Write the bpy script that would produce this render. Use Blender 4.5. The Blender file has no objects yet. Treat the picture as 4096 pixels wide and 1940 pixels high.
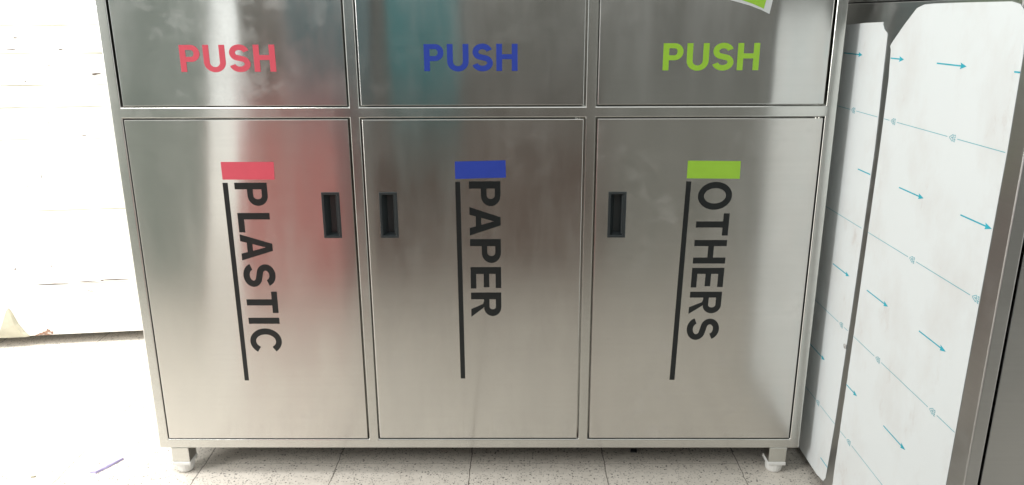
import bpy, bmesh, math, random
from mathutils import Vector, Matrix

random.seed(7)
S = bpy.context.scene
COL = S.collection
R = math.radians

# ------------------------------------------------------------------ camera
cam_d = bpy.data.cameras.new('camera')
cam = bpy.data.objects.new('camera', cam_d)
COL.objects.link(cam)
S.camera = cam
PITCH, YAW, ROLL = 0.2835, 0.0072, -0.0037
cam.location = (0.0922, -1.6127, 1.042)
fw = Vector((-math.sin(YAW) * math.cos(PITCH), math.cos(YAW) * math.cos(PITCH), -math.sin(PITCH)))
rt0 = Vector((math.cos(YAW), math.sin(YAW), 0))
up0 = rt0.cross(fw)
rt = math.cos(ROLL) * rt0 + math.sin(ROLL) * up0
up = -math.sin(ROLL) * rt0 + math.cos(ROLL) * up0
M = Matrix((rt, up, -fw)).transposed()
cam.rotation_euler = M.to_euler()
cam_d.sensor_fit = 'HORIZONTAL'
cam_d.sensor_width = 36.0
cam_d.lens = 3102.06 / 4096 * 36.0
cam_d.clip_start = 0.02
cam_d.clip_end = 200

# ------------------------------------------------------------------ world, light, exposure
W = bpy.data.worlds.new("World")
S.world = W
W.use_nodes = True
bg = W.node_tree.nodes['Background']
bg.inputs['Color'].default_value = (0.975, 1.0, 0.985, 1)
bg.inputs['Strength'].default_value = 1.2


def area(name, loc, target, sx, sy, power, col, spread=180):
    d = bpy.data.lights.new(name, 'AREA')
    d.shape = 'RECTANGLE'
    d.size, d.size_y = sx, sy
    d.energy = power
    d.color = col
    d.spread = R(spread)
    o = bpy.data.objects.new(name, d)
    COL.objects.link(o)
    o.location = loc
    o.rotation_euler = (Vector(target) - Vector(loc)).to_track_quat('-Z', 'Y').to_euler()
    return o


# daylight of the open workshop side: low and from the left, a little in front of the cabinet
area('daylight_opening', (-3.8, -2.05, 2.25), (0.0, -0.2, 0.2), 0.9, 1.9, 117, (1.0, 0.985, 0.95))
# bright sky above the open yard on the left
area('yard_skylight', (-1.95, 0.18, 2.5), (-1.55, 0.56, 0.0), 2.0, 1.5, 24, (1.0, 0.98, 0.95), 44)

S.view_settings.view_transform = 'Standard'
S.view_settings.look = 'None'
S.view_settings.exposure = 0.0
S.view_settings.gamma = 1.0
S.view_settings.use_curve_mapping = False
S.render.engine = 'CYCLES'
S.cycles.max_bounces = 10
S.cycles.glossy_bounces = 6
S.cycles.use_denoising = True

# ------------------------------------------------------------------ helpers


def link(o, parent=None):
    COL.objects.link(o)
    if parent is not None:
        o.parent = parent
        o.matrix_parent_inverse = Matrix.Translation(-Vector(world_loc(parent)))
    return o


def world_loc(o):
    v = Vector(o.location)
    return v


def uv_metal(me):
    """u runs along the vertical (or depth) axis so the tangent stands across a horizontal brush grain"""
    uvl = me.uv_layers.new(name='brush')
    for p in me.polygons:
        n = p.normal
        ax = max(range(3), key=lambda i: abs(n[i]))
        for li in p.loop_indices:
            c = me.vertices[me.loops[li].vertex_index].co
            if ax == 1:
                uvl.data[li].uv = (c.z, c.x)
            elif ax == 0:
                uvl.data[li].uv = (c.z, c.y)
            else:
                uvl.data[li].uv = (c.y, c.x)


def obj(name, bm, mat, parent=None, label=None, smooth=False):
    me = bpy.data.meshes.new(name)
    bm.normal_update()
    bm.to_mesh(me)
    bm.free()
    return obj_me(name, me, mat, parent, label, smooth)


def obj_me(name, me, mat, parent=None, label=None, smooth=False):
    uv_metal(me)
    mats = mat if isinstance(mat, (list, tuple)) else [mat]
    me.materials.clear()
    for m in mats:
        me.materials.append(m)
    if smooth:
        for p in me.polygons:
            p.use_smooth = True
    o = bpy.data.objects.new(name, me)
    COL.objects.link(o)
    if parent is not None:
        o.parent = parent
    if label:
        o['label'] = label
    return o


def thing(name, label, cat, group=None):
    o = bpy.data.objects.new(name, None)
    o.empty_display_size = 0.1
    COL.objects.link(o)
    o['label'] = label
    o['category'] = cat
    if group:
        o['group'] = group
    return o


def tag(o, label, cat, group=None):
    o['label'] = label
    o['category'] = cat
    if group:
        o['group'] = group
    return o


def bevel_sharp(bm, off, seg=3, ang=30):
    if off <= 0:
        return
    bm.normal_update()
    ed = [e for e in bm.edges if len(e.link_faces) == 2 and e.calc_face_angle(0) > R(ang)]
    bmesh.ops.bevel(bm, geom=ed, offset=off, segments=seg, profile=0.5, affect='EDGES', clamp_overlap=True)


def add_box(bm, x0, x1, y0, y1, z0, z1, bev=0.0, seg=2):
    b = bmesh.new()
    bmesh.ops.create_cube(b, size=1)
    for v in b.verts:
        v.co = Vector((x0 + (v.co.x + .5) * (x1 - x0), y0 + (v.co.y + .5) * (y1 - y0), z0 + (v.co.z + .5) * (z1 - z0)))
    bevel_sharp(b, bev, seg)
    me = bpy.data.meshes.new('tmp')
    b.to_mesh(me)
    b.free()
    bm.from_mesh(me)
    bpy.data.meshes.remove(me)


def plate(xs, zs, solid, yf, depth, bev, seg=3):
    """flat plate in the xz plane, front at yf, with open cells where solid(i, j) is false"""
    bm = bmesh.new()
    vf = [[bm.verts.new((x, yf, z)) for z in zs] for x in xs]
    vb = [[bm.verts.new((x, yf + depth, z)) for z in zs] for x in xs]
    nx, nz = len(xs) - 1, len(zs) - 1

    def s(i, j):
        return 0 <= i < nx and 0 <= j < nz and solid(i, j)
    for i in range(nx):
        for j in range(nz):
            if not s(i, j):
                continue
            bm.faces.new((vf[i][j], vf[i + 1][j], vf[i + 1][j + 1], vf[i][j + 1]))
            bm.faces.new((vb[i][j], vb[i][j + 1], vb[i + 1][j + 1], vb[i + 1][j]))
            if not s(i - 1, j):
                bm.faces.new((vf[i][j], vf[i][j + 1], vb[i][j + 1], vb[i][j]))
            if not s(i + 1, j):
                bm.faces.new((vf[i + 1][j], vb[i + 1][j], vb[i + 1][j + 1], vf[i + 1][j + 1]))
            if not s(i, j - 1):
                bm.faces.new((vf[i][j], vb[i][j], vb[i + 1][j], vf[i + 1][j]))
            if not s(i, j + 1):
                bm.faces.new((vf[i][j + 1], vf[i + 1][j + 1], vb[i + 1][j + 1], vb[i][j + 1]))
    bmesh.ops.delete(bm, geom=[v for v in bm.verts if not v.link_faces], context='VERTS')
    bm.normal_update()
    bevel_sharp(bm, bev, seg)
    return bm


def add_lathe(bm, cx, cy, prof, n=32, ribs=0.0):
    rings = []
    for r, z in prof:
        ring = []
        for k in range(n):
            a = 2 * math.pi * k / n
            rr = r * (1 - (ribs if k % 2 else 0))
            ring.append(bm.verts.new((cx + rr * math.cos(a), cy + rr * math.sin(a), z)))
        rings.append(ring)
    for a, b in zip(rings[:-1], rings[1:]):
        for k in range(n):
            bm.faces.new((a[k], a[(k + 1) % n], b[(k + 1) % n], b[k]))
    bm.faces.new(list(reversed(rings[0])))
    bm.faces.new(rings[-1])


# ------------------------------------------------------------------ letter outlines (cap height 1)


def arc(cx, cy, rx, ry, a0, a1, n=18):
    return [(cx + rx * math.cos(R(a0 + (a1 - a0) * k / n)), cy + ry * math.sin(R(a0 + (a1 - a0) * k / n))) for k in range(n + 1)]


def stroke(pts, s):
    out = [Vector(p) for p in pts]
    L, Rr = [], []
    for i, p in enumerate(out):
        q0, q1 = out[max(0, i - 1)], out[min(len(out) - 1, i + 1)]
        t = (q1 - q0).normalized()
        n = Vector((-t.y, t.x))
        L.append(tuple(p + n * s / 2))
        Rr.append(tuple(p - n * s / 2))
    return L + Rr[::-1]


def glyph(ch, s):
    """-> (list of loops, advance width)"""
    if ch == 'I':
        return [[(0, 0), (s, 0), (s, 1), (0, 1)]], s
    if ch == 'L':
        w = .60
        return [[(0, 0), (w, 0), (w, s * .95), (s, s * .95), (s, 1), (0, 1)]], w
    if ch == 'T':
        w = .70
        return [[(w / 2 - s / 2, 0), (w / 2 + s / 2, 0), (w / 2 + s / 2, 1 - s * .93), (w, 1 - s * .93), (w, 1), (0, 1), (0, 1 - s * .93), (w / 2 - s / 2, 1 - s * .93)]], w
    if ch == 'H':
        w = .755
        m0, m1 = .5 - s * .32, .5 + s * .58
        return [[(0, 0), (s, 0), (s, m0), (w - s, m0), (w - s, 0), (w, 0), (w, 1), (w - s, 1), (w - s, m1), (s, m1), (s, 1), (0, 1)]], w
    if ch == 'E':
        w = .64
        t = s * .9
        m0, m1 = .5 - t * .40, .5 + t * .6
        return [[(0, 0), (w, 0), (w, t), (s, t), (s, m0), (w * .94, m0), (w * .94, m1), (s, m1), (s, 1 - t), (w * .98, 1 - t), (w * .98, 1), (0, 1)]], w
    if ch == 'U':
        w = .765
        ro, h = w / 2, .36
        o = [(0, 1)] + arc(ro, h, ro, h + .015, 180, 360, 24) + [(w, 1), (w - s, 1)] + arc(ro, h, ro - s, h + .015 - s * .95, 0, -180, 24) + [(s, 1)]
        return [o], w
    if ch in 'PR':
        w = .70 if ch == 'P' else .74
        y0 = .375 if ch == 'P' else .425          # bottom of bowl
        rb = (1 - y0) / 2
        bx = w - rb * .98 if ch == 'P' else w * .97 - rb * .98
        bowl = [(0, 1), (bx, 1)] + arc(bx, 1 - rb, rb * .98, rb, 90, -90)[1:-1]
        if ch == 'P':
            o = [(0, 0)] + bowl + [(bx, y0), (s, y0), (s, 0)]
        else:
            o = [(0, 0)] + bowl + [(bx, y0), (w * .60 + s * .12, y0 - .02), (w * 1.0, 0), (w * 1.0 - s * 1.16, 0), (w * .47, y0 - .03), (w * .36, y0), (s, y0), (s, 0)]
        t = s * .9
        hole = [(s, 1 - t), (bx, 1 - t)] + arc(bx, 1 - rb, rb * .98 - s, rb - t, 90, -90, 12)[1:-1] + [(bx, y0 + t), (s, y0 + t)]
        return [o, hole[::-1]], w
    if ch == 'A':
        w = .82
        hs = s * .57
        sl = (w / 2 - hs) / 1.0
        lg = s * 1.08
        c0, c1 = .20, .20 + s * .86
        # outer silhouette with crossbar; inner triangle hole
        xi = lambda y: lg + y * (w / 2 - lg) / (1 - s * .9)          # inner left leg edge
        o = [(0, 0), (lg, 0), (xi(c0), c0), (w - xi(c0), c0), (w - lg, 0), (w, 0), (w / 2 + hs, 1), (w / 2 - hs, 1)]
        hole = [(xi(c1), c1), (w - xi(c1), c1), (w / 2, 1 - s * 1.05)]
        return [o, hole[::-1]], w
    if ch == 'O':
        w = .86
        o = arc(w / 2, .5, w / 2, .515, 0, 360, 48)[:-1]
        i = arc(w / 2, .5, w / 2 - s, .515 - s * .95, 0, 360, 48)[:-1]
        return [o, i[::-1]], w
    if ch == 'C':
        w = .84
        o = arc(.43, .5, .43, .515, 37, 325, 44)
        i = arc(.43, .5, .43 - s, .515 - s * .95, 325, 37, 44)
        # flatten cut ends
        return [o + i], .80
    if ch == 'S':
        h = s / 2
        w = .74
        ov = .012
        ry = (.5 - h + ov) / 2
        ct, cb = .5 + ry, .5 - ry
        pts = arc(w / 2, ct, w / 2 - h - .02, ry, 14, 236, 26) + arc(w / 2, cb, w / 2 - h, ry, 56, -168, 26)
        return [stroke(pts, s)], w
    if ch == 'D':
        w = .72
        o = [(0, 0)] + arc(w - .4, .5, .4, .5, -90, 90) + [(0, 1)]
        i = [(s, s)] + arc(w - .4, .5, .4 - s, .5 - s, -90, 90) + [(s, 1 - s)]
        return [o, i[::-1]], w
    if ch == '4':
        w = .66
        o = [(.42, 0), (.42 + s, 0), (.42 + s, .22), (w, .22), (w, .22 + s), (.42 + s, .22 + s), (.42 + s, 1), (.40, 1), (0, .36), (0, .22), (.42, .22)]
        return [o], w
    if ch == '-':
        return [[(0, .36), (.3, .36), (.3, .36 + s), (0, .36 + s)]], .3
    return [], .4


def loops_mesh(name, loops, thick):
    cu = bpy.data.curves.new('tmp', 'CURVE')
    cu.dimensions = '2D'
    cu.fill_mode = 'BOTH'
    cu.extrude = thick / 2
    for lp in loops:
        sp = cu.splines.new('POLY')
        sp.points.add(len(lp) - 1)
        for q, p in zip(sp.points, lp):
            q.co = (p[0], p[1], 0, 1)
        sp.use_cyclic_u = True
    o = bpy.data.objects.new('tmp', cu)
    me = bpy.data.meshes.new_from_object(o)
    me.name = name
    bpy.data.objects.remove(o)
    bpy.data.curves.remove(cu)
    return me


def word_loops(text, s, sx, sy, gap, kern=None):
    out, x = [], 0.0
    for i, ch in enumerate(text):
        lp, w = glyph(ch, s)
        for l in lp:
            out.append([((x + p[0]) * sx, p[1] * sy) for p in l])
        x += w + gap + (kern or {}).get(text[i:i + 2], 0)
    return out


def word_width(text, s, gap, kern=None):
    x = 0
    for i, ch in enumerate(text):
        x += glyph(ch, s)[1] + ((gap + (kern or {}).get(text[i:i + 2], 0)) if i < len(text) - 1 else 0)
    return x


def xf(me, f):
    for v in me.vertices:
        v.co = Vector(f(v.co))
    me.update()
    return me


# ------------------------------------------------------------------ materials


def new_mat(name):
    m = bpy.data.materials.new(name)
    m.use_nodes = True
    nt = m.node_tree
    return m, nt, nt.nodes['Principled BSDF']


def N(nt, t, **kw):
    n = nt.nodes.new(t)
    for k, v in kw.items():
        setattr(n, k, v)
    return n


def noise(nt, vec, scale, detail=4, rough=.55, dim='3D'):
    n = N(nt, 'ShaderNodeTexNoise')
    n.inputs['Scale'].default_value = scale
    n.inputs['Detail'].default_value = detail
    n.inputs['Roughness'].default_value = rough
    nt.links.new(vec, n.inputs['Vector'])
    return n


def mapping(nt, vec, sc, loc=(0, 0, 0)):
    m = N(nt, 'ShaderNodeMapping')
    m.inputs['Scale'].default_value = sc
    m.inputs['Location'].default_value = loc
    nt.links.new(vec, m.inputs['Vector'])
    return m.outputs[0]


def ramp(nt, fac, stops):
    r = N(nt, 'ShaderNodeValToRGB')
    el = r.color_ramp.elements
    while len(el) < len(stops):
        el.new(.5)
    for e, (p, c) in zip(el, stops):
        e.position = p
        e.color = c if len(c) == 4 else (*c, 1)
    nt.links.new(fac, r.inputs[0])
    return r.outputs[0]


def maprange(nt, v, a, b, c, d):
    m = N(nt, 'ShaderNodeMapRange')
    for i, x in zip(('From Min', 'From Max', 'To Min', 'To Max'), (a, b, c, d)):
        m.inputs[i].default_value = x
    nt.links.new(v, m.inputs['Value'])
    return m.outputs[0]


def mix(nt, fac, a, b, mode='MIX'):
    m = N(nt, 'ShaderNodeMix', data_type='RGBA', blend_type=mode)
    for sock, v in ((m.inputs[0], fac), (m.inputs[6], a), (m.inputs[7], b)):
        if hasattr(v, 'is_linked') or hasattr(v, 'links'):
            nt.links.new(v, sock)
        else:
            sock.default_value = v if isinstance(v, (int, float)) else (*v, 1) if len(v) == 3 else v
    return m.outputs[2]


def math_n(nt, op, a, b=None):
    m = N(nt, 'ShaderNodeMath', operation=op)
    for s_, v in ((m.inputs[0], a), (m.inputs[1], b)):
        if v is None:
            continue
        if isinstance(v, (int, float)):
            s_.default_value = v
        else:
            nt.links.new(v, s_)
    return m.outputs[0]


def steel(name, base=(.69, .68, .65), rough=.155, aniso=1.0, wave=.22, smear=.14, seed=0.0):
    m, nt, b = new_mat(name)
    geo = N(nt, 'ShaderNodeNewGeometry').outputs['Position']
    pos = mapping(nt, geo, (1, 1, 1), (seed, seed * .7, seed * 1.3))
    # fingerprints, wiping marks
    n1 = noise(nt, pos, 8, 3, .5)
    n2 = noise(nt, mapping(nt, pos, (14, 14, 3)), 1, 4, .6)
    sm = maprange(nt, n1.outputs[0], .46, .80, 0, 1)
    grain = noise(nt, mapping(nt, pos, (5, 5, 900)), 1, 3, .6)
    g2 = noise(nt, mapping(nt, pos, (1.5, 1.5, 160)), 1, 3, .6)
    gg = math_n(nt, 'ADD', math_n(nt, 'MULTIPLY', grain.outputs[0], .5), math_n(nt, 'MULTIPLY', g2.outputs[0], .5))
    c0 = tuple(x * .955 for x in base)
    c1 = tuple(min(1, x * 1.02) for x in base)
    col = ramp(nt, gg, [(.3, c0), (.7, c1)])
    stain = math_n(nt, 'MULTIPLY', sm, .10 + .14 * smear)
    col = mix(nt, stain, col, tuple(x * .80 for x in base))
    nt.links.new(col, b.inputs['Base Color'])
    # dull finger and cloth marks: a thin film of grime that scatters light
    g1 = noise(nt, mapping(nt, pos, (1, 1, 1), (4.2, 1.7, .6)), 26, 3, .55)
    g0 = noise(nt, mapping(nt, pos, (1, 1, 1), (.8, 9.1, 2.2)), 4.5, 2, .5)
    gr = math_n(nt, 'MULTIPLY', maprange(nt, g1.outputs[0], .50, .66, 0, 1), maprange(nt, g0.outputs[0], .46, .66, 0, 1))
    gr.node.use_clamp = True
    nt.links.new(maprange(nt, gr, 0, 1, 1.0, 1.0 - .30 * smear), b.inputs['Metallic'])
    rg = math_n(nt, 'ADD', rough, math_n(nt, 'MULTIPLY', sm, .10 * smear))
    rg = math_n(nt, 'ADD', rg, maprange(nt, n2.outputs[0], .3, .7, -.03, .04))
    nt.links.new(rg, b.inputs['Roughness'])
    b.inputs['Anisotropic'].default_value = aniso
    t = N(nt, 'ShaderNodeTangent', direction_type='UV_MAP', uv_map='brush')
    nt.links.new(t.outputs[0], b.inputs['Tangent'])
    wv = noise(nt, mapping(nt, pos, (1.0, 1.0, .8)), 3.2, 2, .5)
    bp = N(nt, 'ShaderNodeBump')
    bp.inputs['Strength'].default_value = wave
    bp.inputs['Distance'].default_value = .004
    nt.links.new(wv.outputs[0], bp.inputs['Height'])
    bp2 = N(nt, 'ShaderNodeBump')
    bp2.inputs['Strength'].default_value = .035
    bp2.inputs['Distance'].default_value = .0004
    nt.links.new(gg, bp2.inputs['Height'])
    nt.links.new(bp.outputs[0], bp2.inputs['Normal'])
    nt.links.new(bp2.outputs[0], b.inputs['Normal'])
    return m


def plain(name, col, rough=.5, spec=.5, var=.06, scale=30, bump=0.0):
    m, nt, b = new_mat(name)
    geo = N(nt, 'ShaderNodeNewGeometry').outputs['Position']
    n = noise(nt, geo, scale, 5, .6)
    c = ramp(nt, n.outputs[0], [(.3, tuple(x * (1 - var) for x in col)), (.7, tuple(min(1, x * (1 + var)) for x in col))])
    nt.links.new(c, b.inputs['Base Color'])
    b.inputs['Roughness'].default_value = rough
    b.inputs['Specular IOR Level'].default_value = spec
    if bump:
        bp = N(nt, 'ShaderNodeBump')
        bp.inputs['Strength'].default_value = bump
        bp.inputs['Distance'].default_value = .003
        nt.links.new(n.outputs[0], bp.inputs['Height'])
        nt.links.new(bp.outputs[0], b.inputs['Normal'])
    return m


def floor_mat():
    m, nt, b = new_mat('terrazzo_tiles')
    geo = N(nt, 'ShaderNodeNewGeometry').outputs['Position']
    v1 = N(nt, 'ShaderNodeTexVoronoi')
    v1.inputs['Scale'].default_value = 250
    nt.links.new(geo, v1.inputs['Vector'])
    v2 = N(nt, 'ShaderNodeTexVoronoi')
    v2.inputs['Scale'].default_value = 140
    nt.links.new(geo, v2.inputs['Vector'])
    n = noise(nt, geo, 2.2, 5, .6)
    n2 = noise(nt, geo, 60, 3, .6)
    n3 = noise(nt, geo, 14, 4, .65)
    base = ramp(nt, n.outputs[0], [(.3, (.58, .535, .475)), (.7, (.68, .635, .57))])
    base = mix(nt, maprange(nt, n2.outputs[0], .35, .7, 0, .35), base, (.45, .41, .355))
    base = mix(nt, maprange(nt, n3.outputs[0], .52, .75, 0, .28), base, (.38, .35, .31))
    # dark and pale chips (only some cells hold one)
    def chips(v, lim, keep):
        near = math_n(nt, 'LESS_THAN', v.outputs['Distance'], lim)
        sep = N(nt, 'ShaderNodeSeparateColor')
        nt.links.new(v.outputs['Color'], sep.inputs[0])
        return math_n(nt, 'MULTIPLY', near, math_n(nt, 'LESS_THAN', sep.outputs[0], keep))
    base = mix(nt, math_n(nt, 'MULTIPLY', chips(v1, .40, .34), .62), base, (.10, .088, .08))
    base = mix(nt, math_n(nt, 'MULTIPLY', chips(v2, .32, .17), .80), base, (.05, .043, .04))
    v3 = N(nt, 'ShaderNodeTexVoronoi')
    v3.inputs['Scale'].default_value = 110
    nt.links.new(mapping(nt, geo, (1, 1, 1), (.37, .11, 0)), v3.inputs['Vector'])
    base = mix(nt, math_n(nt, 'MULTIPLY', chips(v3, .34, .3), .45), base, (.66, .62, .56))
    # joints
    sx = N(nt, 'ShaderNodeSeparateXYZ')
    wob = noise(nt, geo, 25, 3, .6)
    off = N(nt, 'ShaderNodeVectorMath', operation='MULTIPLY_ADD')
    nt.links.new(wob.outputs['Color'], off.inputs[0])
    off.inputs[1].default_value = (.011, .009, 0)
    nt.links.new(geo, off.inputs[2])
    nt.links.new(off.outputs[0], sx.inputs[0])

    def joint(c, o, w):
        t = math_n(nt, 'ADD', c, -o + .004 * 0 + 32.35 * .3235)
        t = math_n(nt, 'PINGPONG', t, .3235 / 2)
        return math_n(nt, 'LESS_THAN', t, w)
    # pingpong is 0 at whole tiles
    jx = joint(sx.outputs[0], -.0165 + .35 * .3235, .0012)
    jy = joint(sx.outputs[1], .049 + .35 * .3235, .0008)
    j = math_n(nt, 'MAXIMUM', jx, math_n(nt, 'MULTIPLY', jy, .6))
    base = mix(nt, math_n(nt, 'MULTIPLY', j, .85), base, (.10, .085, .07))
    nt.links.new(base, b.inputs['Base Color'])
    b.inputs['Roughness'].default_value = .42
    bp = N(nt, 'ShaderNodeBump')
    bp.inputs['Strength'].default_value = .25
    bp.inputs['Distance'].default_value = .001
    nt.links.new(math_n(nt, 'SUBTRACT', n2.outputs[0], math_n(nt, 'MULTIPLY', j, 2.0)), bp.inputs['Height'])
    nt.links.new(bp.outputs[0], b.inputs['Normal'])
    return m


def film_mat():
    m, nt, b = new_mat('white_protective_film')
    geo = N(nt, 'ShaderNodeNewGeometry').outputs['Position']
    n = noise(nt, mapping(nt, geo, (1, 6, 4)), 1.3, 6, .62)
    n2 = noise(nt, mapping(nt, geo, (1, 17, 9)), 1, 5, .7)
    n3 = noise(nt, geo, 55, 3, .6)
    c = mix(nt, maprange(nt, n.outputs[0], .46, .74, 0, .42), (.775, .815, .825), (.63, .60, .575))
    k = math_n(nt, 'MULTIPLY', maprange(nt, n2.outputs[0], .58, .78, 0, .55), maprange(nt, n.outputs[0], .45, .6, 0, 1))
    c = mix(nt, k, c, (.52, .44, .40))
    spot = math_n(nt, 'MULTIPLY', maprange(nt, n3.outputs[0], .74, .80, 0, .6), maprange(nt, n.outputs[0], .5, .6, 0, 1))
    c = mix(nt, spot, c, (.35, .31, .28))
    nt.links.new(c, b.inputs['Base Color'])
    b.inputs['Roughness'].default_value = .38
    b.inputs['Specular IOR Level'].default_value = .35
    wv = noise(nt, mapping(nt, geo, (1, 3, 2)), 6, 3, .5)
    bp = N(nt, 'ShaderNodeBump')
    bp.inputs['Strength'].default_value = .25
    bp.inputs['Distance'].default_value = .003
    nt.links.new(wv.outputs[0], bp.inputs['Height'])
    nt.links.new(bp.outputs[0], b.inputs['Normal'])
    return m


def wall_paint():
    m, nt, b = new_mat('old_white_paint')
    geo = N(nt, 'ShaderNodeNewGeometry').outputs['Position']
    n = noise(nt, mapping(nt, geo, (2, 2, 9)), 3, 6, .65)
    n3 = noise(nt, mapping(nt, geo, (14, 14, 60)), 1, 3, .6)
    c = mix(nt, maprange(nt, n.outputs[0], .5, .8, 0, .5), (.84, .84, .81), (.74, .73, .64))
    c = mix(nt, maprange(nt, n3.outputs[0], .735, .76, 0, .9), c, (.22, .19, .16))
    nt.links.new(c, b.inputs['Base Color'])
    b.inputs['Roughness'].default_value = .6
    return m


STEEL = steel('brushed_steel')
STEEL_FLAP = steel('brushed_steel_flap', base=(.65, .65, .63), rough=.14, smear=.18, wave=.3, seed=3.1)
STEEL_SMEARED = steel('fingermarked_steel_flap', base=(.64, .645, .625), rough=.14, smear=.95, wave=.3, seed=5.9)
STEEL_DULL = steel('dull_brushed_steel', base=(.68, .665, .635), rough=.215, aniso=.72, wave=.2, smear=.35, seed=8.3)
UNDERSIDE = plain('bounce_shield_dark', (.075, .075, .07), .7, .3, .1, 20)
STEEL_FRAME = steel('brushed_steel_tube', base=(.66, .66, .63), rough=.21, aniso=.85, wave=.15, smear=.35, seed=6.3)
STEEL_SIDE = steel('bare_steel_side', base=(.50, .505, .50), rough=.30, aniso=.7, wave=.25, smear=.6, seed=11.7)
FILM = film_mat()
INK = plain('cyan_film_ink', (.02, .43, .55), .5, .4, .10, 60)
INK_THIN = plain('pale_cyan_film_ink', (.16, .46, .53), .5, .4, .10, 60)
RED = plain('red_vinyl', (.62, .085, .12), .28, .5, .03, 40)
BLUE = plain('blue_vinyl', (.028, .055, .33), .28, .5, .03, 40)
GREEN = plain('green_vinyl', (.28, .50, .045), .30, .5, .03, 40)
BLACK = plain('black_vinyl', (.011, .013, .0135), .32, .42, .05, 40)
WHITEV = plain('white_vinyl', (.55, .57, .57), .35, .5, .03, 40)
HANDLE = plain('dark_grey_plastic', (.027, .033, .035), .28, .5, .08, 60)
NYLON = plain('white_nylon', (.72, .72, .70), .45, .45, .04, 80)
FLOOR = floor_mat()
PAINT = wall_paint()
CREAM = plain('cream_plaster', (.44, .42, .33), .8, .3, .10, 25, .3)
RUST = plain('rusty_flakes', (.30, .19, .14), .9, .2, .35, 120, .6)
PAPER = plain('pale_violet_paper', (.42, .38, .62), .8, .3, .15, 80)
DARKBIT = plain('dark_scrap', (.03, .03, .035), .6, .4, .2, 80)

# ------------------------------------------------------------------ setting: the floor
bm = bmesh.new()
vs = [bm.verts.new(p) for p in ((-9, -9, 0), (9, -9, 0), (9, 6, 0), (-9, 6, 0))]
bm.faces.new(vs)
fl = obj('floor', bm, FLOOR)
fl['kind'] = 'structure'

# ------------------------------------------------------------------ left: white plank wall standing off the floor
WA = Vector((-1.6100, 0.7380, 0))
WD = Vector((math.cos(R(7.18)), math.sin(R(7.18)), 0))
WN = Vector((WD.y, -WD.x, 0))          # towards the camera


def wl(u, out, z):
    return WA + WD * u + WN * out + Vector((0, 0, z))


def wall_box(bm, u0, u1, o0, o1, z0, z1, bev=.003):
    b = bmesh.new()
    add_box(b, u0, u1, -o1, -o0, z0, z1, bev, 2)
    for v in b.verts:
        v.co = wl(v.co.x, -v.co.y, v.co.z)
    me = bpy.data.meshes.new('t')
    b.to_mesh(me)
    b.free()
    bm.from_mesh(me)
    bpy.data.meshes.remove(me)


wall = thing('plank_wall', 'sunlit white painted plank wall standing just off the floor, left of the steel cabinet', 'wall')
zs = [.0335, .2085, .455, .681, .779, .845, .939, 1.0205, 1.16, 1.30, 1.45]
bm = bmesh.new()
for k in range(len(zs) - 1):
    gp = .0016 if k in (0, 1) else .0028
    wall_box(bm, -2.2, 2.6, -.06, -.002 - .0008 * (k % 2), zs[k] + gp, zs[k + 1] - .0003, .0009)
obj('planking', bm, PAINT, wall)
bm = bmesh.new()
for z in zs[2:-1]:
    wall_box(bm, -2.2, 2.6, -.03, -.0030, z - .004, z + .008)
m_, nt_, b_ = new_mat('yellowed_groove_paint')
g_ = noise(nt_, mapping(nt_, N(nt_, 'ShaderNodeNewGeometry').outputs['Position'], (5, 5, 40)), 1, 3, .6)
nt_.links.new(ramp(nt_, g_.outputs[0], [(.38, (.36, .345, .24)), (.62, (.82, .82, .76))]), b_.inputs['Base Color'])
obj('groove', bm, m_, wall, 'yellowed grooves between the planks')
bm = bmesh.new()
wall_box(bm, -2.2, 2.6, -.50, -.0615, .045, 1.45, .0)  # unseen deep box, added thickness keeps the floor gap below it dark
obj('shade_backing', bm, PAINT, wall)
# flaking bits of paint
bm = bmesh.new()
rr = random.Random(3)


def chip(u, z, w, h, n=9):
    pts = [(u + w / 2 * math.cos(2 * math.pi * k / n) * rr.uniform(.45, 1.15), z + h / 2 * math.sin(2 * math.pi * k / n) * rr.uniform(.5, 1.15)) for k in range(n)]
    f = [bm.verts.new(wl(p[0], -.0012, p[1])) for p in pts]
    g = [bm.verts.new(wl(p[0], -.006, p[1])) for p in pts]
    bm.faces.new(f)
    for k in range(n):
        bm.faces.new((f[k], g[k], g[(k + 1) % n], f[(k + 1) % n]))


for (u, z, w, h) in [(.2099, .9866, .014, .004), (.1936, .9528, .030, .0028), (.331, .9524, .014, .0035), (.4186, .8785, .022, .0065), (.432, .880, .010, .005), (.2162, .858, .006, .003),
                     (.3598, .693, .016, .0035), (.448, .689, .008, .002), (.2623, .7328, .003, .004), (.1696, .5371, .006, .003), (.2149, .5661, .002, .012), (.2915, .9051, .004, .003),
                     (.0865, .2671, .010, .004), (.1974, .2725, .010, .0035), (.1652, .144, .006, .004), (.3822, .2185, .10, .0036), (.30, .2150, .055, .003), (.345, .2168, .012, .0045),
                     (.19, .2115, .10, .0030), (.1443, .1101, .004, .004), (.255, .862, .003, .002), (.10, .30, .004, .002), (.2989, .1851, .010, .003), (.3029, .1791, .008, .003), (.3085, .1825, .003, .008)]:
    chip(u, z, w, h)
obj('paint_chip', bm, plain('bare_wood_chip', (.16, .13, .11), .9, .2, .3, 90), wall, 'brown chips where the white paint has come off')
bm = bmesh.new()
for (u, z, w, h) in [(.140, .0440, .022, .012), (.153, .0490, .018, .014), (.163, .0425, .012, .013), (.128, .0395, .020, .009), (.115, .0365, .018, .006), (.071, .0375, .020, .008), (.147, .037, .03, .008), (.150, .055, .008, .008)]:
    chip(u, z, w, h, 11)
obj('rust_patch', bm, RUST, wall, 'pinkish rust patch along the bottom edge of the wall')

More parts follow.
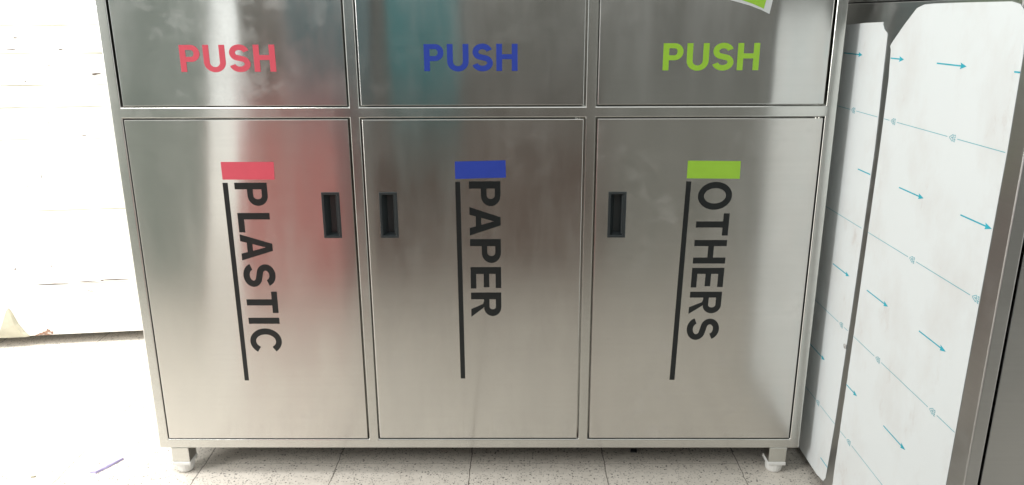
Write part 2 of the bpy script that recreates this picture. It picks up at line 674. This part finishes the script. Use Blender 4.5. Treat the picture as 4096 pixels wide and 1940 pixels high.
# cream plaster lump clinging to the foot of the wall, far left
bm = bmesh.new()
fr = [(-.09, .036), (.094, .0345), (.081, .050), (.064, .082), (.053, .118), (.045, .136), (.038, .130), (.022, .095), (.004, .060), (-.03, .046)]
n = len(fr)
top = [bm.verts.new(wl(u, .0, z)) for u, z in fr]
out = [bm.verts.new(wl(u * .8 + .006, .012 * (1 - abs(z - .07) / .08) + .001, z * .97 + .0015)) for u, z in fr]
bm.faces.new(list(reversed(out)))
bm.faces.new(top)
for k in range(n):
    bm.faces.new((top[k], top[(k + 1) % n], out[(k + 1) % n], out[k]))
bmesh.ops.recalc_face_normals(bm, faces=bm.faces)
tag(obj('plaster_lump', bm, CREAM), 'cream triangular lump of plaster on the bottom edge of the white wall, far left', 'plaster lump')

# scraps on the floor


def scrap(name, pts, z, mat, label, cat, lift=0.0):
    bm = bmesh.new()
    a = [bm.verts.new((x, y, z + lift * (i % 2))) for i, (x, y) in enumerate(pts)]
    c = [bm.verts.new((x, y, .0006)) for x, y in pts]
    bm.faces.new(a)
    n = len(pts)
    for k in range(n):
        bm.faces.new((a[k], c[k], c[(k + 1) % n], a[(k + 1) % n]))
    bmesh.ops.recalc_face_normals(bm, faces=bm.faces)
    return tag(obj(name, bm, mat), label, cat)


scrap('paper_scrap', [(-.931, .006), (-.912, .000), (-.897, .022), (-.876, .062), (-.879, .0635), (-.900, .036), (-.922, .027)], .0025, PAPER,
      'small torn violet scrap lying on the sunlit floor left of the cabinet', 'scrap', .004)
scrap('dark_scrap', [(.372, .094), (.388, .094), (.389, .104), (.375, .106)], .004, DARKBIT,
      'tiny dark square bit on the floor under the middle of the cabinet', 'scrap')
scrap('pebble', [(-1.058, -.017), (-1.050, -.016), (-1.048, -.012), (-1.056, -.012)], .004, CREAM,
      'tiny grey crumb on the sunlit floor near the bottom left corner', 'crumb')

# ------------------------------------------------------------------ the recycling cabinet
cab = thing('recycling_cabinet', 'wide brushed stainless steel recycling cabinet with doors marked PLASTIC, PAPER and OTHERS', 'cabinet')
TOPZ = 1.36
OX = .750
IX0, IX1 = .7278, .7278
MX0, MX1 = .2338, .2552
xs = [-OX, -IX0, -MX1, -MX0, MX0, MX1, IX1, OX]
zs = [.070, .0930, .8413, .8635, TOPZ - .03, TOPZ]
# frame of welded square tube
bm = plate(xs, zs, lambda i, j: i in (0, 2, 4, 6) or j in (0, 2, 4), 0.0, .024, .0022, 3)
obj('frame', bm, STEEL_FRAME, cab)
# body shell behind the frame
bm = bmesh.new()
add_box(bm, -OX + .001, OX - .001, .0245, .72, .0715, TOPZ - .001, .002, 1)
obj('body', bm, STEEL, cab)
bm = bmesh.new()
add_box(bm, -OX + .004, OX - .004, .0250, .715, .0695, .0713)  # dark plate added to cut light bouncing onto the floor below
obj('underside_bounce_shield', bm, UNDERSIDE, cab)

bays = [(-IX0, -MX1), (-MX0, MX0), (MX1, IX1)]
hand = [(-.3257, -.2870), (-.2026, -.1639), (.2859, .3246)]
HZ0, HZ1 = .5832, .6842
# narrow gaps differ a little from door to door
gaps = [(.0030, .0034, .0026, .0028), (.0040, .0040, .0034, .0034), (.0038, .0040, .0034, .0028)]   # left right bottom top
fgaps = [(.0052, .0030, .0030), (.0038, .0046, .0030), (.0026, .0060, .0038)]

doors, flaps = [], []
for k, (b0, b1) in enumerate(bays):
    gl, gr, gb, gt = gaps[k]
    x0, x1, z0, z1 = b0 + gl, b1 - gr, zs[1] + gb, zs[2] - gt
    h0, h1 = hand[k][0] + .002, hand[k][1] - .002
    bm = plate([x0, h0, h1, x1], [z0, HZ0 + .002, HZ1 - .002, z1], lambda i, j: not (i == 1 and j == 1), -.0004, .018, .0011, 2)
    d = obj('door', bm, (STEEL, STEEL, STEEL_DULL)[k], cab, ['steel door lettered PLASTIC', 'steel door lettered PAPER', 'steel door lettered OTHERS'][k])
    doors.append(d)
    # recessed cup handle: rim, sloping cup, finger lip
    r0, r1 = hand[k]
    e = .0052
    hb = plate([r0, r0 + e, r1 - e, r1], [HZ0, HZ0 + e, HZ1 - e, HZ1], lambda i, j: not (i == 1 and j == 1), -.0020, .0040, .0007, 2)
    a = [(r0 + e, HZ0 + e), (r1 - e, HZ0 + e), (r1 - e, HZ1 - e), (r0 + e, HZ1 - e)]
    ins = [(r0 + e + .009, HZ0 + e + .003), (r1 - e - .006, HZ0 + e + .003), (r1 - e - .006, HZ1 - e - .003), (r0 + e + .009, HZ1 - e - .003)]
    va = [hb.verts.new((x, .0019, z)) for x, z in a]
    vb = [hb.verts.new((x, .0150, z)) for x, z in ins]
    hb.faces.new(vb)
    for q in range(4):
        hb.faces.new((va[q], va[(q + 1) % 4], vb[(q + 1) % 4], vb[q]))
    add_box(hb, r1 - e - .0035, r1 - e + .0002, -.0008, .0012, HZ0 + e + .002, HZ1 - e - .002, .0006, 1)
    obj('recessed_handle', hb, HANDLE, d)

    gl, gr, gb = fgaps[k]
    bm = plate([b0 + gl, b1 - gr], [zs[3] + gb, zs[4] - .003], lambda i, j: True, .0006, .016, .0011, 2)
    f = obj('flap', bm, (STEEL_SMEARED, STEEL_FLAP, STEEL_FLAP)[k], cab, ['steel push flap with red lettering', 'steel push flap with blue lettering', 'steel push flap with green lettering'][k])
    flaps.append(f)

# square tube legs with nylon feet
for (lx, ly) in ((-.7045, .0215), (.7030, .0215), (-.7045, .69), (.7030, .69)):
    bm = bmesh.new()
    add_box(bm, lx - .0205, lx + .0205, ly - .0205, ly + .0205, .0318, .0700, .0015, 2)
    lg = obj('leg', bm, STEEL_FRAME, cab)
    bm = bmesh.new()
    add_box(bm, lx - .0215, lx + .0215, ly - .0215, ly + .0215, .0225, .0316, .002, 2)
    add_lathe(bm, lx, ly, [(.0140, .0), (.0168, .0018), (.0188, .006), (.0198, .014), (.0200, .0228)], 40, .02)
    obj('foot_cap', bm, NYLON, lg, smooth=False)

# pivot pins showing in the gap above the doors
for k, px in ((1, .2185), (2, .7135)):
    bm = bmesh.new()
    for dx in (-.0035, .0035):
        add_lathe(bm, px + dx, .004, [(.0022, zs[2] - .0042), (.0022, zs[2] + .0004)], 12)
    obj('hinge_pin', bm, STEEL_FRAME, doors[k])

# ---- lettering
YS = -.00055


def front_word(text, x0, x1, z0, z1, s, gap, mat, parent, label, y):
    w = word_width(text, s, gap)
    sx, sy = (x1 - x0) / w, (z1 - z0)
    me = loops_mesh('lettering', word_loops(text, s, sx, sy, gap), .0003)
    xf(me, lambda c: (x0 + c.x, y - c.z, z0 + c.y))
    return obj_me('lettering', me, mat, parent, label)


FY = .0006 - .0004
for k, (x0, x1, mat, nm) in enumerate(((-.5926, -.3985, RED, 'red'), (-.0966, .0932, BLUE, 'blue'), (.3876, .5818, GREEN, 'green'))):
    front_word('PUSH', x0, x1, .9358, .9893, .205, .125, mat, flaps[k], nm + ' PUSH lettering', FY)

DY = -.0004 - .0004


def slab(name, pts, mat, parent, y, label=None, t=.0003):
    me = loops_mesh(name, [pts], t)
    xf(me, lambda c: (c.x, y - c.z, c.y))
    return obj_me(name, me, mat, parent, label)


def down_word(text, xb, xt, ztop, zbot, s, gap, parent, kern=None, tilt=0.0):
    w = word_width(text, s, gap, kern)
    sx, sy = (ztop - zbot) / w, (xt - xb)
    me = loops_mesh('lettering', word_loops(text, s, sx, sy, gap, kern), .0003)
    xf(me, lambda c: (xb + c.y + tilt * c.x, DY - c.z, ztop - c.x))
    return obj_me('lettering', me, BLACK, parent, 'black ' + text + ' lettering running down the door')


down_word('PLASTIC', -.5088, -.4400, .7054, .3148, .198, .160, doors[0], {'LA': -.10, 'AS': -.05, 'PL': .06}, .0)
down_word('PAPER', -.0104, .0565, .7073, .4002, .203, .125, doors[1], {'PA': -.10, 'AP': -.02})
down_word('OTHERS', .4778, .5478, .7050, .3442, .192, .145, doors[2], {'OT': -.03, 'TH': .0}, -.0195)

slab('colour_block', [(-.5325, .7123), (-.4219, .7121), (-.4208, .7499), (-.5327, .7501)], RED, doors[0], DY, 'red colour block above the word')
slab('colour_block', [(-.0390, .7126), (.0684, .7153), (.0675, .7521), (-.0392, .7497)], BLUE, doors[1], DY, 'blue colour block above the word')
slab('colour_block', [(.4501, .7128), (.5616, .7116), (.5611, .7493), (.4503, .7505)], GREEN, doors[2], DY, 'green colour block above the word')
slab('underline_bar', [(-.5322, .2447), (-.5226, .2447), (-.5227, .7053), (-.5336, .7053)], BLACK, doors[0], DY)
slab('underline_bar', [(-.0376, .2494), (-.0272, .2494), (-.0288, .7065), (-.0394, .7065)], BLACK, doors[1], DY)
slab('underline_bar', [(.4385, .2457), (.4498, .2457), (.4601, .7058), (.4496, .7063)], BLACK, doors[2], DY)

# curved green sticker with a pale border above the right PUSH (its lower corner shows)
ccx, ccz = .462, .800                      # centre of the inner arc
ang1, ang0 = 61.3, 118.7


def sector(r0, r1, a0, a1, n=28):
    return arc(ccx, ccz, r0, r0, a0, a1, n) + arc(ccx, ccz, r1, r1, a1, a0, n)


slab('arc_sticker', [(.5949, 1.0450), (.6010, 1.0830), (.6060, 1.1150), (.50, 1.1550), (.39, 1.1450), (.37, 1.085), (.44, 1.0835), (.5142, 1.0722), (.5548, 1.0614), (.578, 1.053)], WHITEV, flaps[2], FY, 'pale edged green curved sticker')
slab('arc_sticker_face', [(.5826, 1.0551), (.5870, 1.0760), (.5915, 1.1010), (.495, 1.138), (.405, 1.130), (.39, 1.100), (.45, 1.0965), (.5377, 1.0720), (.562, 1.0640)], GREEN, flaps[2], FY - .0003)

# ------------------------------------------------------------------ right: film wrapped steel unit
XP = .785
unit = thing('film_wrapped_cabinet', 'steel cabinet at the right edge, side covered in white film printed with cyan arrows', 'cabinet')
YF = -.558
bm = bmesh.new()
add_box(bm, XP, 1.45, YF + .0605, .42, .022, 1.0655, .0018, 2)
obj('body', bm, STEEL_SIDE, unit)
bm = bmesh.new()
add_box(bm, XP - .0012, 1.4512, YF + .0255, .4212, 1.0672, 1.36, .0022, 2)
obj('upper_panel', bm, STEEL_SIDE, unit)
# front frame and doors
xs2 = [XP - .0002, XP + .0215, 1.10, 1.122, 1.43, 1.452]
zs2 = [.022, .045, 1.03, 1.0655]
bm = plate(xs2, zs2, lambda i, j: i in (0, 2, 4) or j in (0, 2), YF, .060, .0025, 3)
obj('frame', bm, STEEL_SIDE, unit)
for b0, b1 in ((xs2[1], xs2[2]), (xs2[3], xs2[4])):
    bm = plate([b0 + .0042, b1 - .003], [.049, 1.026], lambda i, j: True, YF + .0005, .018, .0011, 2)
    obj('door', bm, STEEL_SIDE, unit)
for (lx, ly) in ((XP + .022, -.095), (XP + .022, -.50), (1.42, -.50), (1.42, .38), (XP + .022, .38)):
    bm = bmesh.new()
    add_box(bm, lx - .0205, lx + .0205, ly - .0305, ly + .0305, .0, .0215, .0015, 1)
    obj('leg', bm, STEEL_SIDE, unit)


def side_mesh(name, loops, t, off):
    me = loops_mesh(name, loops, t)
    xf(me, lambda c: (XP - off - c.z, -c.x, c.y))      # local u = -y
    return me


def jag(pts, amp, step=.006, rnd=random.Random(5)):
    out = []
    for (a, b) in zip(pts, pts[1:]):
        L = math.hypot(b[0] - a[0], b[1] - a[1])
        n = max(1, int(L / step))
        for k in range(n):
            t = k / n
            out.append((a[0] + (b[0] - a[0]) * t + rnd.uniform(-amp, amp), a[1] + (b[1] - a[1]) * t + rnd.uniform(-amp, amp)))
    out.append(pts[-1])
    return out


# outlines in (u = -y, z)
A = [(-.32, .0225), (.030, .0222)] + jag([(.0413, .0222), (.0600, .0268), (.0740, .031), (.0822, .0413)], .0012, .004) + \
    [(.0943, .1833), (.1010, .33), (.1051, .4224), (.1115, .62), (.1165, .7914), (.1150, .86), (.1118, .9194), (.1095, 1.0064)] + \
    jag([(.1067, 1.0110), (.0985, 1.0145), (.0900, 1.0190), (.0858, 1.0256)], .0012, .003) + [(.0864, 1.0296), (.01, 1.0275), (-.0676, 1.0236), (-.32, 1.018)]
B = jag([(.1185, .0225), (.1199, .0502), (.1211, .1379), (.1262, .31), (.1307, .4875)], .0006, .012) + \
    [(.1371, .7948), (.1367, .9260), (.1330, .955), (.1305, .9805), (.1250, .9868), (.1360, .9975), (.1700, 1.0260), (.2068, 1.0535), (.2309, 1.0592), (.262, 1.0603), (.3462, 1.0605),
     (.4731, 1.0600), (.4930, 1.0560), (.5030, 1.0490), (.5130, 1.0250), (.5187, .9907), (.5209, .8544), (.5170, .5752), (.5142, .3123), (.510, .0225)]
TF = .0005
filmA = obj_me('protective_film', side_mesh('protective_film', [A], TF, TF / 2 + .0004), FILM, unit, 'narrow strip of white film with torn ends')
filmB = obj_me('protective_film', side_mesh('protective_film', [B], TF, TF / 2 + .0004), FILM, unit, 'wide sheet of white film with a cut upper corner')
PO = TF + .0004 + .0003


def arrow(u0, u1, z, cut0=False):
    h, hl, hw = .0011, .0150, .0050
    if u1 - u0 < .03 or cut0:
        return [(u0, z - h), (u1, z - h), (u1, z + h), (u0, z + h)]
    return [(u0, z - h), (u1 - hl, z - h), (u1 - hl - .002, z - hw), (u1, z), (u1 - hl - .002, z + hw), (u1 - hl, z + h), (u0, z + h)]


# crumpled flake where the narrow strip has torn
bm = bmesh.new()
bmesh.ops.create_icosphere(bm, subdivisions=2, radius=1)
rf = random.Random(11)
for v in bm.verts:
    k = rf.uniform(.5, 1.2)
    v.co = Vector((XP - .0022 + v.co.x * .0016 * k, -.0985 + v.co.y * .0085 * k, .3715 + v.co.z * .0055 * k))
obj('torn_flake', bm, plain('torn_film', (.45, .45, .44), .5, .4, .5, 300), filmA)

ROWS = [.9657, .7423, .5195, .2965, .0725]
arrA = [arrow(-.0785, .0112, ROWS[0]), arrow(.0547, .1120, ROWS[1], True), arrow(-.0107, .0754, ROWS[2]), arrow(-.0846, .0055, ROWS[3]), arrow(.0454, .0855, ROWS[4], True)]
arrB = [arrow(.1345, .1854, ROWS[0]), arrow(.2990, .3866, ROWS[0]), arrow(.5062, .5192, ROWS[0], True), arrow(.2318, .3194, ROWS[1]), arrow(.4342, .5225, ROWS[1]),
        arrow(.1610, .2517, ROWS[2]), arrow(.3681, .4547, ROWS[2]), arrow(.1258, .1788, ROWS[3]), arrow(.2969, .3830, ROWS[3]), arrow(.4990, .5130, ROWS[3], True),
        arrow(.2100, .2950, ROWS[4]), arrow(.4150, .5010, ROWS[4])]
arrB[4] = arrow(.4342, .5172, ROWS[1])
LR = [.8545, .6310, .4075, .1860]


def bar(u0, u1, z, h=.00055):
    return [(u0, z - h), (u1, z - h), (u1, z + h), (u0, z + h)]


def logo(u, z):
    """recycling triangle with a 4 in it, lettering PE-LD below; all turned a quarter left like the film print"""
    lo = []
    t = .0016
    tri = [(-.5, -.29), (.5, -.29), (0, .577)]
    k = .0155
    outer, inner = [], []
    for i in range(3):
        p, q, r = Vector(tri[i - 1]), Vector(tri[i]), Vector(tri[(i + 1) % 3])
        for w, dst, sc in ((.16, outer, 1.0), (.10, inner, .74)):
            a, b = q.lerp(p, w), q.lerp(r, w)
            dst.extend([tuple(a * sc * k), tuple(b * sc * k)])
    loops = [outer, inner[::-1]]
    for l in word_loops('4', .22, .0042, .0042, 0):
        loops.append([(p[0] - .0014, p[1] - .0028) for p in l])
    w = word_width('PE-LD', .25, .2) * .0034
    for l in word_loops('PE-LD', .25, .0034, .0038, .2):
        loops.append([(p[0] - w / 2, p[1] - .0105) for p in l])
    # quarter turn: local up -> towards -u
    return [[(u - p[1], z + p[0] * .9) for p in l] for l in loops]


logosA = {0: [-.0018], 1: [-.2], 2: [.0646], 3: [-.0059]}
logosB = {0: [.1747, .3766], 1: [.3097, .5060], 2: [.2396, .4431], 3: [.1668, .3680]}


def print_on(film, name, loops, mat):
    obj_me(name, side_mesh(name, loops, .0002, PO), mat, film)


for r, z in enumerate(LR):
    for (lo, hi, lg, film) in ((-.30, .1000 + .012 * (r == 0) + .004 * (r == 1) - .006 * (r == 3), logosA[r], filmA), (.1392 - .005 * (r == 1) - .009 * (r == 2) - .014 * (r == 3), .5135 + .004 * (r == 0), logosB[r], filmB)):
        c = lo
        for u in lg:
            if u - .014 > c:
                print_on(film, 'printed_line', [bar(c, u - .0130, z)], INK_THIN)
            print_on(film, 'printed_triangle', logo(u, z), INK_THIN)
            c = u + .0165
        if hi > c:
            print_on(film, 'printed_line', [bar(c, hi, z)], INK_THIN)
for film, rows in ((filmA, arrA), (filmB, arrB)):
    for a in rows:
        print_on(film, 'printed_arrow', [a], INK)

# ------------------------------------------------------------------ behind the photographer: wall, plus shapes added for the steel's reflections


def block(name, label, cat, x0, x1, y0, y1, z0, z1, mat, bev=.004):
    bm = bmesh.new()
    add_box(bm, x0, x1, y0, y1, z0, z1, bev, 2)
    return tag(obj(name, bm, mat), label, cat)


GREYW = plain('grey_green_paint', (.24, .275, .26), .7, .3, .10, 6, .2)
PALEW = plain('pale_grey_render', (.28, .285, .265), .8, .3, .12, 5, .3)
BROWNW = plain('brown_grey_render', (.20, .198, .182), .8, .3, .12, 5, .3)
REDP = plain('red_paint', (.42, .115, .105), .5, .4, .08, 8)
TEALP = plain('teal_paint', (.065, .235, .255), .5, .4, .08, 8)
BROWNP = plain('brown_paint', (.135, .09, .075), .6, .3, .10, 8)
SALMON = plain('faded_red_standin', (.50, .185, .18), .5, .4, .08, 8)
def slanted(name, label, cat, poly, y0, y1, mat):
    """upright slab with a slanting outline in the xz plane"""
    bm = bmesh.new()
    a = [bm.verts.new((x, y0, z)) for x, z in poly]
    c = [bm.verts.new((x, y1, z)) for x, z in poly]
    n = len(poly)
    bm.faces.new(a)
    bm.faces.new(list(reversed(c)))
    for k in range(n):
        bm.faces.new((a[k], c[k], c[(k + 1) % n], a[(k + 1) % n]))
    bmesh.ops.recalc_face_normals(bm, faces=bm.faces)
    bevel_sharp(bm, .006, 2)
    return tag(obj(name, bm, mat), label, cat)


slanted('grey_green_reflection_standin', 'grey green stand-in slab added across from the cabinet, mirrored in the left door', 'stand-in', [(-1.50, 0), (-1.165, 0), (-.99, 1.4), (-1.42, 1.4)], -1.34, -1.30, GREYW)  # added to give the left door its grey green reflected strip
block('workshop_wall', 'brown grey wall across from the cabinet, mirrored in the middle door', 'wall', -1.21, 2.40, -2.30, -2.12, 0, 1.6, BROWNW)
block('pale_reflection_standin', 'low pale grey stand-in block added across from the cabinet, mirrored in the OTHERS door', 'counter', .46, 1.30, -1.80, -1.50, 0, .72, PALEW)  # added to lighten the lower reflection in the OTHERS door
slanted('red_reflection_standin', 'faded red stand-in slab added across from the cabinet, mirrored in the PLASTIC door', 'bin', [(-.975, 0), (-.57, 0), (-.58, .70), (-.925, .70)], -1.52, -1.20, SALMON)  # added for the red reflection, in place of a person's clothing
block('brown_reflection_standin', 'low brown stand-in block added across from the cabinet, mirrored in the PAPER door', 'chest', -.50, .45, -1.80, -1.49, .0, .56, BROWNP)  # added for the dark reflection, in place of the photographer's body
block('blue_grey_reflection_standin', 'blue grey stand-in panel added at the wall, mirrored at the right of the left flap', 'board', -.98, -.58, -2.11, -2.08, .70, 1.4, plain('blue_grey_paint', (.13, .205, .225), .5, .4, .08, 8))  # added to tint the left flap's reflection blue grey
block('teal_reflection_standin', 'teal stand-in panel added at the wall, mirrored in the middle flap', 'board', -.50, -.18, -2.10, -2.07, .62, 1.4, TEALP)  # added to give the middle flap its teal reflection
# daylight in the doorway of that wall
area('doorway_daylight', (-1.38, -2.20, .75), (-1.38, 0, .75), .34, 1.5, .46, (1.0, 1.0, .96))
